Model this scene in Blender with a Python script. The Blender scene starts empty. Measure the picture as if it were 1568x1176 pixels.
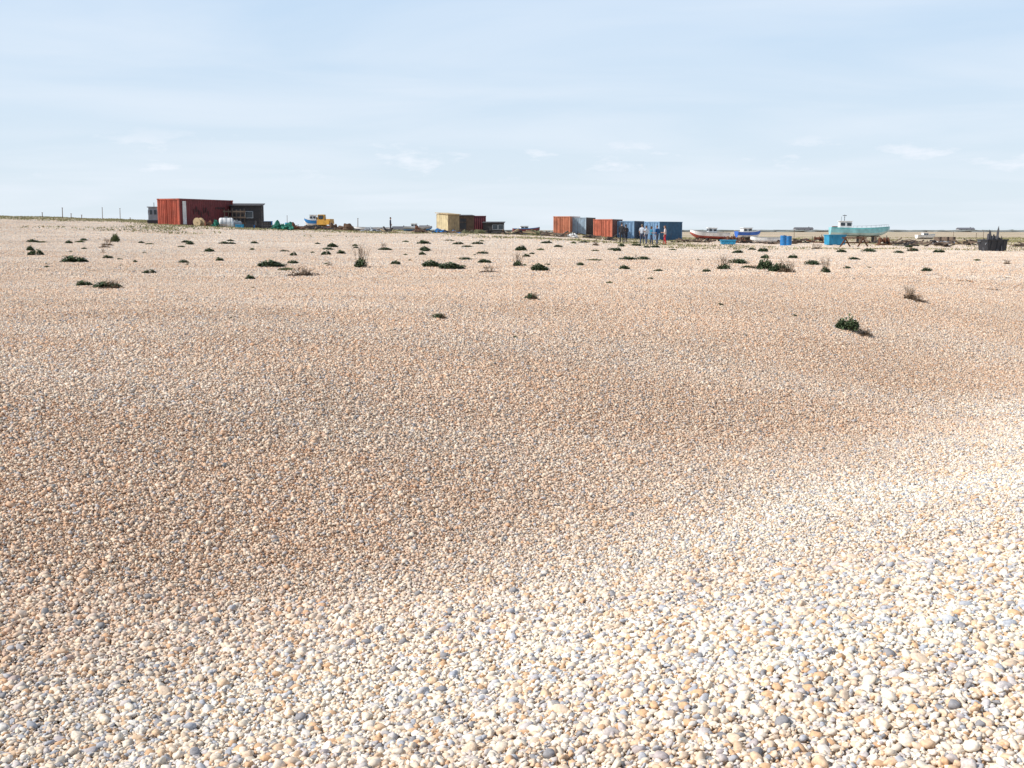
import bpy, math, random
import numpy as np
from mathutils import Vector, Matrix, noise as mnoise
random.seed(7); rng=np.random.default_rng(7)
S=bpy.context.scene
S.view_settings.view_transform='Standard'; S.view_settings.look='None'
S.view_settings.exposure=0; S.view_settings.gamma=1
COL=S.collection
EYE=1.6; FX=1681.0; PITCH=math.atan(236/FX)
SUN_EL=math.radians(40); SUND=Vector((-0.97,-0.24)).normalized()

# ------------------------------------------------------------ terrain
def sst(a,b,v):
    t=np.clip((v-a)/(b-a),0,1); return t*t*(3-2*t)
def H(x,y):
    x=np.asarray(x,float); y=np.asarray(y,float)
    s=(y-x-8.0)/1.4142
    near=-0.80*np.exp(-(s/3.4)**2)+0.42*sst(0,10,s)-0.03*sst(0,-8,s)
    near=near*(1-sst(45,100,y))
    far=np.interp(x,[-200,-60,-34,-15,2,7,12,20,40,80,200],[4.1,3.2,2.05,1.35,0.98,0.72,0.30,0.19,0.06,0.0,0.0])
    far=far+0.4*np.exp(-((x-10)/5)**2)*sst(122,150,y)
    w=sst(14,108,y)*(1-sst(185,330,y))
    h=near*(1-w)+far*w+0.25*sst(185,330,y)
    n=1-sst(16,30,y)
    h=h+n*(0.014*np.sin(1.7*x+0.9*y+1)+0.012*np.sin(-1.1*x+2.1*y))
    f=1-sst(300,900,y)
    h=h+f*(0.035*np.sin(0.31*x+0.23*y)+0.03*np.sin(-0.19*x+0.31*y+1.3))
    return h-0.02
def hz(x,y): return float(H(x,y))
EYEZ=EYE+0.0

# ------------------------------------------------------------ materials
def newmat(name):
    m=bpy.data.materials.new(name); m.use_nodes=True
    nt=m.node_tree; b=nt.nodes['Principled BSDF']; return m,nt,b
def N(nt,t,**k):
    n=nt.nodes.new(t)
    for a,v in k.items(): setattr(n,a,v)
    return n
def L(nt,a,b): nt.links.new(a,b)
def mixc(nt,fac,a,b,mode='MIX'):
    n=N(nt,'ShaderNodeMix',data_type='RGBA',blend_type=mode)
    for s,v in ((0,fac),(6,a),(7,b)):
        if isinstance(v,(int,float)): n.inputs[s].default_value=v
        elif isinstance(v,tuple): n.inputs[s].default_value=(*v,1) if len(v)==3 else v
        else: L(nt,v,n.inputs[s])
    return n.outputs[2]
def mth(nt,op,a,b=None,clamp=False):
    n=N(nt,'ShaderNodeMath',operation=op,use_clamp=clamp)
    for i,v in enumerate((a,b)):
        if v is None: continue
        if isinstance(v,(int,float)): n.inputs[i].default_value=v
        else: L(nt,v,n.inputs[i])
    return n.outputs[0]
def mrange(nt,v,a,b,c=0,d=1):
    n=N(nt,'ShaderNodeMapRange'); L(nt,v,n.inputs[0])
    for i,q in enumerate((a,b,c,d)): n.inputs[i+1].default_value=q
    return n.outputs[0]
_mc={}
def paint(name,col,rough=0.6,rust=0.15,metal=0.0,rustcol=(0.12,0.05,0.025),scale=2.0):
    if name in _mc: return _mc[name]
    m,nt,b=newmat(name)
    tc=N(nt,'ShaderNodeTexCoord')
    mp=N(nt,'ShaderNodeMapping'); L(nt,tc.outputs['Object'],mp.inputs[0]); mp.inputs['Scale'].default_value=(1.6,1.6,0.45)
    n1=N(nt,'ShaderNodeTexNoise'); n1.inputs['Scale'].default_value=scale; n1.inputs['Detail'].default_value=6; n1.inputs['Roughness'].default_value=0.65
    L(nt,mp.outputs[0],n1.inputs[0])
    n2=N(nt,'ShaderNodeTexNoise'); n2.inputs['Scale'].default_value=scale*0.8; n2.inputs['Detail'].default_value=3
    L(nt,tc.outputs['Object'],n2.inputs[0])
    v=mrange(nt,n2.outputs[0],0.3,0.7,0.72,1.15)
    c=mixc(nt,1.0,col,v,'MULTIPLY')
    th=0.72-rust*0.6
    f=mrange(nt,n1.outputs[0],th,th+0.06)
    f=mth(nt,'MULTIPLY',f,min(1,0.35+rust*1.5),True)
    c=mixc(nt,f,c,rustcol)
    L(nt,c,b.inputs['Base Color']); b.inputs['Roughness'].default_value=rough; b.inputs['Metallic'].default_value=metal
    _mc[name]=m; return m
def plain(name,col,rough=0.7): return paint(name,col,rough,0.0)

# stone colour: shared by loose stones and the sheet below them
def stone_colour(nt,rnd):
    geo=N(nt,'ShaderNodeNewGeometry')
    def ramp(stops):
        r=N(nt,'ShaderNodeValToRGB'); cr=r.color_ramp; cr.interpolation='CONSTANT'
        cr.elements[0].position=0; cr.elements[0].color=(*stops[0][1],1)
        cr.elements[1].position=stops[1][0]; cr.elements[1].color=(*stops[1][1],1)
        for p,c in stops[2:]:
            e=cr.elements.new(p); e.color=(*c,1)
        L(nt,rnd,r.inputs[0]); return r.outputs[0]
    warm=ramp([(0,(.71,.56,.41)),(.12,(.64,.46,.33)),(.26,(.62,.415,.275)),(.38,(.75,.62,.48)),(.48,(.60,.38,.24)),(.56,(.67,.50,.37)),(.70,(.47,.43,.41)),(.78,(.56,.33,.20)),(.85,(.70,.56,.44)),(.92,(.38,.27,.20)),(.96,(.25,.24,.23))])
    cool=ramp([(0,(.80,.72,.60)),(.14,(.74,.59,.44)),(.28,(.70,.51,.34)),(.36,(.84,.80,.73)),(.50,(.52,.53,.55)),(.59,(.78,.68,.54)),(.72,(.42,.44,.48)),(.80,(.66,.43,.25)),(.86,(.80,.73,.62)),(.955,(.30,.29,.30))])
    sx=N(nt,'ShaderNodeSeparateXYZ'); L(nt,geo.outputs['Position'],sx.inputs[0])
    mp=N(nt,'ShaderNodeMapping'); L(nt,geo.outputs['Position'],mp.inputs[0])
    mp.inputs['Rotation'].default_value=(0,0,math.radians(-42)); mp.inputs['Scale'].default_value=(0.12,0.5,0.0)
    n=N(nt,'ShaderNodeTexNoise'); n.inputs['Scale'].default_value=1.0; n.inputs['Detail'].default_value=4; L(nt,mp.outputs[0],n.inputs[0])
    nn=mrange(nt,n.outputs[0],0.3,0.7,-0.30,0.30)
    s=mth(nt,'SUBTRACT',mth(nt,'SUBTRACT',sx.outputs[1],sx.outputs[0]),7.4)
    zone=mrange(nt,s,-0.8,2.4,0.82,0.04)          # paler mixed stones on near bank and hollow, with sunlit-slope contrast painted in
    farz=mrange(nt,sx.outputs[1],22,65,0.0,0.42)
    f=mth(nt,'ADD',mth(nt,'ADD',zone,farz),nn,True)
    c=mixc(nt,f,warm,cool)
    n3=N(nt,'ShaderNodeTexNoise'); n3.inputs['Scale'].default_value=0.3; n3.inputs['Detail'].default_value=5; L(nt,geo.outputs['Position'],n3.inputs[0])
    c=mixc(nt,1.0,c,mrange(nt,n3.outputs[0],0.3,0.7,0.92,1.07),'MULTIPLY')
    return c,geo,sx
def stone_mat():
    m,nt,b=newmat('shingle_stone')
    at=N(nt,'ShaderNodeAttribute',attribute_name='rnd')
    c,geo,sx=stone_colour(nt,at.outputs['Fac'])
    n=N(nt,'ShaderNodeTexNoise'); n.inputs['Scale'].default_value=90; n.inputs['Detail'].default_value=3; L(nt,geo.outputs['Position'],n.inputs[0])
    c=mixc(nt,1.0,c,mrange(nt,n.outputs[0],0.3,0.7,0.8,1.15),'MULTIPLY')
    L(nt,c,b.inputs['Base Color']); b.inputs['Roughness'].default_value=0.8; b.inputs['Specular IOR Level'].default_value=0.25
    return m
def ground_mat():
    m,nt,b=newmat('shingle_ground')
    geo0=N(nt,'ShaderNodeNewGeometry')
    vo=N(nt,'ShaderNodeTexVoronoi'); vo.inputs['Scale'].default_value=48; L(nt,geo0.outputs['Position'],vo.inputs[0])
    sc=N(nt,'ShaderNodeSeparateColor'); L(nt,vo.outputs['Color'],sc.inputs[0])
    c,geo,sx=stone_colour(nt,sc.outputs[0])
    c=mixc(nt,1.0,c,(0.80,0.76,0.70),'MULTIPLY')
    nz=N(nt,'ShaderNodeTexNoise'); nz.inputs['Scale'].default_value=0.05; nz.inputs['Detail'].default_value=7; nz.inputs['Roughness'].default_value=0.7; L(nt,geo.outputs['Position'],nz.inputs[0])
    far=mrange(nt,sx.outputs[1],128,180)
    veg=mrange(nt,nz.outputs[0],0.42,0.60,0,.85)
    veg=mth(nt,'MULTIPLY',veg,far,True)
    c=mixc(nt,veg,c,(0.34,0.31,0.20))
    L(nt,c,b.inputs['Base Color']); b.inputs['Roughness'].default_value=0.9; b.inputs['Specular IOR Level'].default_value=0.1
    bp=N(nt,'ShaderNodeBump'); bp.inputs['Strength'].default_value=0.6; bp.inputs['Distance'].default_value=0.015; bp.invert=True
    L(nt,vo.outputs['Distance'],bp.inputs['Height']); L(nt,bp.outputs[0],b.inputs['Normal'])
    return m

# ------------------------------------------------------------ mesh helpers
def np_mesh(name,V,F,mat,smooth=False,attr=None):
    me=bpy.data.meshes.new(name); V=np.asarray(V,np.float32); F=np.asarray(F,np.int32)
    nf,k=F.shape
    me.vertices.add(len(V)); me.vertices.foreach_set('co',V.ravel())
    me.loops.add(nf*k); me.loops.foreach_set('vertex_index',F.ravel())
    me.polygons.add(nf); me.polygons.foreach_set('loop_start',np.arange(0,nf*k,k,dtype=np.int32))
    me.polygons.foreach_set('loop_total',np.full(nf,k,np.int32))
    if smooth: me.polygons.foreach_set('use_smooth',np.ones(nf,bool))
    if attr is not None:
        a=me.attributes.new('rnd','FLOAT','POINT'); a.data.foreach_set('value',np.asarray(attr,np.float32))
    me.update(calc_edges=True)
    if mat: me.materials.append(mat)
    return me
class MB:
    def __init__(s): s.v=[]; s.f=[]; s.m=[]
    def add(s,vs,fs,m=0):
        o=len(s.v); s.v+= [tuple(v) for v in vs]; s.f+=[tuple(i+o for i in f) for f in fs]; s.m+=[m]*len(fs); return s
    def box(s,c,d,m=0,rz=0,rx=0,ry=0,taper=1.0):
        R=Matrix.Rotation(rz,3,'Z')@Matrix.Rotation(ry,3,'Y')@Matrix.Rotation(rx,3,'X'); vs=[]
        for z in (-.5,.5):
            t=taper if z>0 else 1
            for x,y in ((-.5,-.5),(.5,-.5),(.5,.5),(-.5,.5)):
                vs.append(Vector(c)+R@Vector((x*d[0]*t,y*d[1]*t,z*d[2])))
        return s.add(vs,[(3,2,1,0),(4,5,6,7),(0,1,5,4),(1,2,6,5),(2,3,7,6),(3,0,4,7)],m)
    def tube(s,a,b,r,r2=None,n=10,m=0):
        a=Vector(a); b=Vector(b); r2=r if r2 is None else r2
        d=(b-a).normalized(); u=d.orthogonal().normalized(); w=d.cross(u); vs=[]
        for p,q in ((a,r),(b,r2)):
            for i in range(n):
                t=2*math.pi*i/n; vs.append(p+(u*math.cos(t)+w*math.sin(t))*q)
        fs=[(i,(i+1)%n,n+(i+1)%n,n+i) for i in range(n)]+[tuple(range(n))[::-1],tuple(range(n,2*n))]
        return s.add(vs,fs,m)
    def blob(s,c,r,m=0,n=12,k=8,amp=0.0,seed=0,flat=None):
        vs=[];fs=[]
        for j in range(k+1):
            ph=math.pi*j/k
            for i in range(n):
                t=2*math.pi*i/n
                d=Vector((math.sin(ph)*math.cos(t),math.sin(ph)*math.sin(t),math.cos(ph)))
                q=1+amp*mnoise.noise(d*1.8+Vector((seed*3.1,seed,0)))*2
                p=Vector((d.x*r[0]*q,d.y*r[1]*q,d.z*r[2]*q))
                if flat is not None: p.z=max(p.z,flat)
                vs.append(Vector(c)+p)
        for j in range(k):
            for i in range(n): fs.append((j*n+i,(j+1)*n+i,(j+1)*n+(i+1)%n,j*n+(i+1)%n))
        return s.add(vs,fs,m)
    def obj(s,name,mats,parent=None,smooth=False):
        me=bpy.data.meshes.new(name); me.from_pydata(s.v,[],s.f); 
        for m in (mats if isinstance(mats,(list,tuple)) else [mats]): me.materials.append(m)
        me.polygons.foreach_set('material_index',s.m)
        if smooth: me.polygons.foreach_set('use_smooth',[True]*len(s.f))
        me.update(); o=bpy.data.objects.new(name,me); COL.objects.link(o)
        if parent: o.parent=parent
        return o
def empty(name): 
    e=bpy.data.objects.new(name,None); COL.objects.link(e); e.empty_display_size=0.3; return e
def bx(b,D): return (b-784)/FX*0.9905*D      # east-west offset from bearing value and distance
def put(o,b,D,yaw=0,dz=0,sc=1,tilt=(0,0)):
    x=bx(b,D); o.location=(x,D,hz(x,D)+dz); o.rotation_euler=(tilt[0],tilt[1],yaw); o.scale=(sc,)*3; return o
def ground_D(b,v):      # distance at which a line of sight of given declination meets the shingle
    u=(b-784)/FX; w=-(v-588)/FX
    c,s=math.cos(PITCH),math.sin(PITCH)
    d=Vector((u,c+w*s,-s+w*c)); t=1.0
    while t<400:
        p=Vector((0,0,EYEZ))+d*t
        if p.z<hz(p.x,p.y): return p.y
        t*=1.004
    return 300.0

# ------------------------------------------------------------ ground sheet
def axis(lim,fine,a,mid,b):
    r=list(np.arange(0,a,fine))+list(np.arange(a,b,mid)); v=b; st=mid
    while v<lim: r.append(v); st*=1.25; v+=st
    r.append(lim); return np.array(r)
ax=axis(6000,0.25,14,1.0,100); X=np.concatenate([-ax[:0:-1],ax])
ay=axis(7000,0.25,32,1.0,220); Y=np.concatenate([[-40,-20,-10,-5,-2,-1],ay])
gx,gy=np.meshgrid(X,Y); gz=H(gx,gy)-0.015
V=np.stack([gx.ravel(),gy.ravel(),gz.ravel()],1); nx=len(X); ny=len(Y)
i,j=np.meshgrid(np.arange(nx-1),np.arange(ny-1)); a=(j*nx+i).ravel()
F=np.stack([a,a+1,a+nx+1,a+nx],1)
gm=ground_mat()
g=bpy.data.objects.new('shingle_ground',np_mesh('shingle_ground',V,F,gm,True)); COL.objects.link(g)

# ------------------------------------------------------------ loose shingle tiles
def ico(sub):
    import bmesh
    bm=bmesh.new(); bmesh.ops.create_icosphere(bm,subdivisions=sub,radius=1)
    bm.verts.ensure_lookup_table()
    v=np.array([q.co[:] for q in bm.verts]); f=np.array([[x.index for x in p.verts] for p in bm.faces]); bm.free(); return v,f
sm=stone_mat()
def tile(name,size,dens,sub,rmean,seed):
    r=np.random.default_rng(seed); bv,bf=ico(sub)
    shapes=[]
    for k in range(16):
        q=bv.copy()
        for _ in range(5):   # flatten facets like water-worn flint
            n=r.normal(size=3); n/=np.linalg.norm(n); d=0.5+0.35*r.random()
            t=q@n; q=q-np.outer(np.clip(t-d,0,None)*0.9,n)
        q*= (1+0.09*r.normal(size=(len(q),1)))
        shapes.append(q)
    shapes=np.array(shapes)
    n=int(round(math.sqrt(dens)*size)); cell=size/n
    ii,jj=np.meshgrid(np.arange(n),np.arange(n)); M=n*n
    x=(ii.ravel()+0.5+r.uniform(-.7,.7,M))*cell-size/2; y=(jj.ravel()+0.5+r.uniform(-.7,.7,M))*cell-size/2
    rad=np.clip(rmean*np.exp(r.normal(0,0.44,M)),0.4*rmean,3.3*rmean)
    ax_=rad*r.uniform(.95,1.4,M); ay_=rad*r.uniform(.7,1.0,M); az_=rad*r.uniform(.45,.85,M)
    yaw=r.uniform(0,6.283,M); tx=r.normal(0,.35,M); ty=r.normal(0,.35,M)
    q=shapes[r.integers(0,16,M)]*np.stack([ax_,ay_,az_],1)[:,None,:]
    c,s=np.cos(tx)[:,None],np.sin(tx)[:,None]; q=np.stack([q[...,0],q[...,1]*c-q[...,2]*s,q[...,1]*s+q[...,2]*c],-1)
    c,s=np.cos(ty)[:,None],np.sin(ty)[:,None]; q=np.stack([q[...,0]*c+q[...,2]*s,q[...,1],-q[...,0]*s+q[...,2]*c],-1)
    c,s=np.cos(yaw)[:,None],np.sin(yaw)[:,None]; q=np.stack([q[...,0]*c-q[...,1]*s,q[...,0]*s+q[...,1]*c,q[...,2]],-1)
    z=az_*0.35+r.uniform(-.010,.008,M)-0.003
    q+=np.stack([x,y,z],1)[:,None,:]
    nv=bv.shape[0]; Fq=(bf[None]+(np.arange(M)*nv)[:,None,None]).reshape(-1,3)
    at=np.repeat(r.random(M),nv)
    return np_mesh(name,q.reshape(-1,3),Fq,sm,True,at)
def scatter(name,size,meshes,y0,y1,xm):
    col=bpy.data.collections.new(name+'_tiles')
    for k,me in enumerate(meshes):
        o=bpy.data.objects.new('%s_tile_%d'%(name,k),me); col.objects.link(o)
    P=[];R=[];I=[]
    y=y0+size/2
    while y<y1:
        w=0.5*(y+size)+xm; k=int(math.ceil(w/size))
        for q in range(-k,k):
            x=(q+0.5)*size; e=size/2
            zc=(hz(x-e,y)+hz(x+e,y)+hz(x,y-e)+hz(x,y+e)+2*hz(x,y))/6
            nn=Vector((-(hz(x+e,y)-hz(x-e,y))/size,-(hz(x,y+e)-hz(x,y-e))/size,1)).normalized()
            Rm=Vector((0,0,1)).rotation_difference(nn).to_matrix()@Matrix.Rotation(random.randrange(4)*math.pi/2,3,'Z')
            P.append((x,y,zc)); R.append(Rm.to_euler()[:]); I.append(random.randrange(len(meshes)))
        y+=size
    me=bpy.data.meshes.new(name); me.from_pydata(P,[],[])
    a=me.attributes.new('rot','FLOAT_VECTOR','POINT'); a.data.foreach_set('vector',np.array(R,np.float32).ravel())
    a=me.attributes.new('idx','INT','POINT'); a.data.foreach_set('value',np.array(I,np.int32))
    o=bpy.data.objects.new(name,me); COL.objects.link(o)
    ng=bpy.data.node_groups.new(name,'GeometryNodeTree')
    ng.interface.new_socket('Geometry',in_out='INPUT',socket_type='NodeSocketGeometry')
    ng.interface.new_socket('Geometry',in_out='OUTPUT',socket_type='NodeSocketGeometry')
    gi=ng.nodes.new('NodeGroupInput'); go=ng.nodes.new('NodeGroupOutput')
    ci=ng.nodes.new('GeometryNodeCollectionInfo'); ci.inputs[0].default_value=col; ci.inputs[1].default_value=True; ci.inputs[2].default_value=True
    ip=ng.nodes.new('GeometryNodeInstanceOnPoints'); ip.inputs['Pick Instance'].default_value=True
    na=ng.nodes.new('GeometryNodeInputNamedAttribute'); na.data_type='FLOAT_VECTOR'; na.inputs[0].default_value='rot'
    nb=ng.nodes.new('GeometryNodeInputNamedAttribute'); nb.data_type='INT'; nb.inputs[0].default_value='idx'
    ng.links.new(gi.outputs[0],ip.inputs['Points']); ng.links.new(ci.outputs[0],ip.inputs['Instance'])
    ng.links.new(nb.outputs[0],ip.inputs['Instance Index']); ng.links.new(na.outputs[0],ip.inputs['Rotation'])
    ng.links.new(ip.outputs[0],go.inputs[0])
    md=o.modifiers.new('scatter','NODES'); md.node_group=ng
    return o
scatter('shingle_foreground',0.5,[tile('pebble_a%d'%k,.52,4200,2,0.0100,10+k) for k in range(8)],1,7,1.6)
scatter('shingle_hollow',0.5,[tile('pebble_h%d'%k,.52,5000,1,0.0088,60+k) for k in range(8)],7,13,1.8)
scatter('shingle_midground',0.7,[tile('pebble_b%d'%k,.72,5000,1,0.0088,20+k) for k in range(6)],13,27,2.0)
scatter('shingle_upper_beach',2.0,[tile('pebble_c%d'%k,2.05,2600,1,0.0115,40+k) for k in range(3)],27,63,4.0)
scatter('shingle_far',4.0,[tile('pebble_d%d'%k,4.1,1500,1,0.0155,30+k) for k in range(2)],63,135,6.0)

# ------------------------------------------------------------ plants
def leafmat(name,c1,c2):
    m,nt,b=newmat(name)
    at=N(nt,'ShaderNodeAttribute',attribute_name='rnd')
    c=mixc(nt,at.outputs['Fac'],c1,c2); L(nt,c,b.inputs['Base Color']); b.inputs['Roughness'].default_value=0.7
    b.inputs['Specular IOR Level'].default_value=0.2
    return m
kale=leafmat('sea_kale_leaf',(0.030,0.046,0.022),(0.12,0.165,0.075))
dry=leafmat('dry_stalk',(0.09,0.06,0.04),(0.26,0.18,0.11))
moss=leafmat('low_plant_leaf',(0.05,0.075,0.025),(0.20,0.22,0.09))
def clump(name,n,rw,hgt,leaf,mat,seed,stalks=0):
    r=random.Random(seed); V=[];F=[];A=[];MI=[]
    lobes=[(r.uniform(-.65,.65)*rw,r.uniform(-.5,.5)*rw,r.uniform(.35,1)) for _ in range(6)]
    for k in range(n):
        lx,ly,ls=r.choice(lobes)
        a=r.uniform(0,6.283); q=math.sqrt(r.random())*rw*0.5
        x=lx+math.cos(a)*q; y=ly+math.sin(a)*q
        dd=math.hypot(x,y)/rw
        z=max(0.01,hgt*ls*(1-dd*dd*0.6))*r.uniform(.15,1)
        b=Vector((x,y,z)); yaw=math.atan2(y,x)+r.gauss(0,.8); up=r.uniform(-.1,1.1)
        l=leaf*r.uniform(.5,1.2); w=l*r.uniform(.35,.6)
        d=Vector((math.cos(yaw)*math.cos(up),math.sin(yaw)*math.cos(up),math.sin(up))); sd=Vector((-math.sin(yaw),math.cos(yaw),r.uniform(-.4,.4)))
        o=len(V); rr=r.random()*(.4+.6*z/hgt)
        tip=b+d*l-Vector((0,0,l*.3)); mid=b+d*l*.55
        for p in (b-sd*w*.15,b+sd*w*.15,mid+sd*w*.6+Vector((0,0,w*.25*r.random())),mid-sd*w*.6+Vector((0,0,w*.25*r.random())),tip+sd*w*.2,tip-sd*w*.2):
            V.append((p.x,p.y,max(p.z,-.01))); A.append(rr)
        F+=[(o,o+1,o+2,o+3),(o+3,o+2,o+4,o+5)]; MI+=[0,0]
    for k in range(stalks):
        x,y=r.gauss(0,rw*.35),r.gauss(0,rw*.3); h=hgt*r.uniform(1.2,2.4); dx,dy=r.gauss(0,.35)*h,r.gauss(0,.3)*h
        pts=[Vector((x,y,0)),Vector((x+dx*.4,y+dy*.4,h*.55)),Vector((x+dx,y+dy,h))]
        segs=[(pts[0],pts[1],.010),(pts[1],pts[2],.007)]
        for _ in range(6):
            p=pts[1].lerp(pts[2],r.random()); segs.append((p,p+Vector((r.gauss(0,.12),r.gauss(0,.12),r.uniform(.05,.2))),.006))
        for p,q,w in segs:
            o=len(V)
            for t,c in ((p,w),(q,w*.7)):
                for e in ((c,0),(-c*.5,c*.86),(-c*.5,-c*.86)): V.append((t.x+e[0],t.y+e[1],t.z)); A.append(r.random())
            F+=[(o+i,o+(i+1)%3,o+3+(i+1)%3,o+3+i) for i in range(3)]; MI+=[1]*3
    me=np_mesh(name,V,F,mat,False,A); me.materials.append(dry); me.polygons.foreach_set('material_index',MI); return me
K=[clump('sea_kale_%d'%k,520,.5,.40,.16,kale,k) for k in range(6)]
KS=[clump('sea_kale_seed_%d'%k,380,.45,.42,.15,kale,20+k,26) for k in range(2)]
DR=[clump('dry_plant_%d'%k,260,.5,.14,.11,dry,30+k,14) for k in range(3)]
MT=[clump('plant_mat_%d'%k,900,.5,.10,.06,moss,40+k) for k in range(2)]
# bearing, declination, width, height, kind
PL=[(52,391,20,9,'k'),(44,384,12,7,'k'),(108,402,38,10,'k'),(162,396,16,5,'k'),(122,438,24,8,'k'),(156,441,42,9,'kd'),(175,371,15,15,'m'),(105,373,12,5,'k'),(62,372,18,3,'m'),(225,419,18,6,'k'),(205,402,8,4,'k'),(279,403,14,5,'k'),(290,375,12,5,'k'),(320,386,16,6,'k'),(334,400,12,6,'k'),(345,374,26,4,'k'),(380,428,14,7,'k'),(384,442,8,3,'m'),(412,409,46,9,'k'),(440,414,34,5,'m'),(462,422,60,5,'d'),(447,404,16,5,'k'),(448,392,10,6,'k'),(508,379,18,6,'k'),(498,391,14,7,'k'),(521,389,13,6,'k'),(552,410,24,20,'s'),(606,405,16,6,'k'),(648,374,20,6,'k'),(650,384,18,6,'k'),(646,391,12,5,'k'),(660,409,34,9,'k'),(690,412,44,9,'k'),(742,403,22,6,'k'),(740,389,20,4,'k'),(712,398,20,4,'k'),(748,417,28,4,'d'),(793,408,18,12,'s'),(797,384,17,8,'k'),(806,394,12,5,'k'),(813,458,18,8,'kd'),(826,415,30,10,'k'),(836,373,18,4,'k'),(855,379,14,4,'k'),(670,487,20,6,'kd'),(788,517,10,3,'m'),(889,407,12,5,'k'),(915,399,40,3,'m'),(936,434,16,4,'m'),(945,385,13,6,'k'),(952,378,11,5,'k'),(957,413,18,6,'k'),(962,398,26,5,'k'),(986,398,20,5,'k'),(991,380,10,4,'k'),(1008,416,16,4,'k'),(1084,417,14,5,'k'),(1110,413,26,12,'s'),(1132,404,30,7,'k'),(1148,411,24,4,'kd'),(1130,388,18,5,'k'),(1170,386,15,7,'k'),(1172,396,14,6,'k'),(1174,414,22,18,'k'),(1197,417,32,13,'kd'),(1216,396,14,6,'k'),(1246,406,24,7,'k'),(1266,418,16,13,'s'),(1300,412,12,4,'k'),(1290,387,16,5,'k'),(1310,398,18,4,'k'),(1332,386,22,5,'k'),(1305,507,34,20,'k'),(1330,515,34,4,'d'),(1398,459,26,8,'d'),(1408,462,26,4,'d'),(1423,416,17,6,'k'),(1378,388,16,4,'k'),(1400,385,16,5,'k'),(1440,387,16,5,'k'),(1106,468,10,3,'k'),(1145,515,6,2,'k'),(1221,485,8,2,'k'),(66,468,6,2,'k'),(998,428,10,3,'k'),(1040,491,5,2,'k'),(1545,405,14,3,'d'),(1500,400,14,4,'m'),(350,487,4,2,'k'),(616,437,6,2,'m'),(1120,518,5,2,'m')]
for q in range(50):
    PL.append((random.uniform(20,1550),random.uniform(369,386),random.uniform(8,20),random.uniform(2.5,4.5),random.choice('kkdmm')))
for q in range(24):
    PL.append((random.uniform(20,1550),random.uniform(386,412),random.uniform(5,12),random.uniform(2,3.5),random.choice('kdmm')))
NM={'k':'sea_kale_plant','s':'seeding_sea_kale_plant','d':'dried_sea_kale_plant','m':'low_green_plant'}
def plant(b,v,w,h,kd):
    D=ground_D(b,v)
    if D>118: return
    me=random.choice({'k':K,'s':KS,'d':DR,'m':MT}[kd])
    o=bpy.data.objects.new(NM[kd],me); COL.objects.link(o)
    x=bx(b,D); o.location=(x,D,hz(x,D)-.005)
    sx_=w/FX*D/1.08; base={'k':.40,'s':.62,'d':.18,'m':.13}[kd]
    o.scale=(sx_,min(sx_*1.2,1.2)*random.uniform(.9,1.2),h/FX*D/base*1.15+.02)
for p in PL:
    if p[4]=='kd': plant(p[0],p[1],p[2],p[3],'k'); plant(p[0]+p[2]*.3,p[1]+1,p[2]*.9,p[3]*.6,'d')
    else: plant(*p)
# rough grass and weed mass over the distant ridge
def grassmass(name,pts,mat,hmin,hmax,nb=6):
    V=[];F=[];A=[]
    for (x,y) in pts:
        z=hz(x,y); t=random.random()
        for k in range(nb):
            bx_,by_=x+random.gauss(0,.25),y+random.gauss(0,.25); h=random.uniform(hmin,hmax); w=random.uniform(.03,.07); a=random.uniform(0,3.14)
            o=len(V); dx,dy=math.cos(a)*w,math.sin(a)*w; lx=random.gauss(0,.5)*h; ly=random.gauss(0,.5)*h
            V+=[(bx_-dx,by_-dy,z-.02),(bx_+dx,by_+dy,z-.02),(bx_+lx+dx*.3,by_+ly+dy*.3,z+h),(bx_+lx-dx*.3,by_+ly-dy*.3,z+h)]
            A+=[min(1,t*.6+random.random()*.4)]*4; F.append((o,o+1,o+2,o+3))
    o=bpy.data.objects.new(name,np_mesh(name,V,F,mat,False,A)); COL.objects.link(o); return o
gr=leafmat('rough_grass_blade',(0.11,0.115,0.045),(0.40,0.36,0.19))
pts=[]
while len(pts)<19000:
    y=random.uniform(80,230); x=random.uniform(-.56*y,.56*y)
    d=mnoise.fractal(Vector((x*.06,y*.03,0)),1,2,3)
    left=1.2 if x<-.3*y else .25
    if y<112: left-=.8*(112-y)/32
    if d+left*.4+random.uniform(-.35,.35)>0.2 : pts.append((x,y))
grassmass('rough_grass',pts,gr,.03,.15)

# ------------------------------------------------------------ shared paints
wood=paint('weathered_wood',(0.17,0.12,0.085),.85,.3,rustcol=(.06,.045,.04))
palewood=paint('pale_wood',(0.50,0.38,0.22),.8,.25,rustcol=(.22,.15,.09))
dark=plain('dark_metal',(0.035,0.035,0.04),.6)
rustm=paint('rusty_steel',(0.18,0.065,0.035),.85,.5)
white=paint('white_paint',(0.78,0.78,0.76),.5,.1,rustcol=(.35,.25,.18))
grey=paint('grey_steel',(0.32,0.34,0.36),.5,.15,.3)
glass=plain('window_glass',(0.03,0.04,0.05),.12)
rubber=plain('black_rubber',(0.02,0.02,0.02),.8)
bluep=paint('blue_plastic',(0.02,0.20,0.50),.5,.03,rustcol=(.1,.12,.14))
tealp=paint('teal_paint',(0.10,0.45,0.47),.45,.08,rustcol=(.25,.3,.28))
cyan=paint('cyan_plastic',(0.03,0.30,0.50),.55,.06,rustcol=(.1,.14,.16))
green=paint('green_netting',(0.02,0.16,0.11),.9,.1,rustcol=(.05,.08,.06))
yellow=paint('yellow_paint',(0.55,0.29,0.04),.5,.15)

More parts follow.
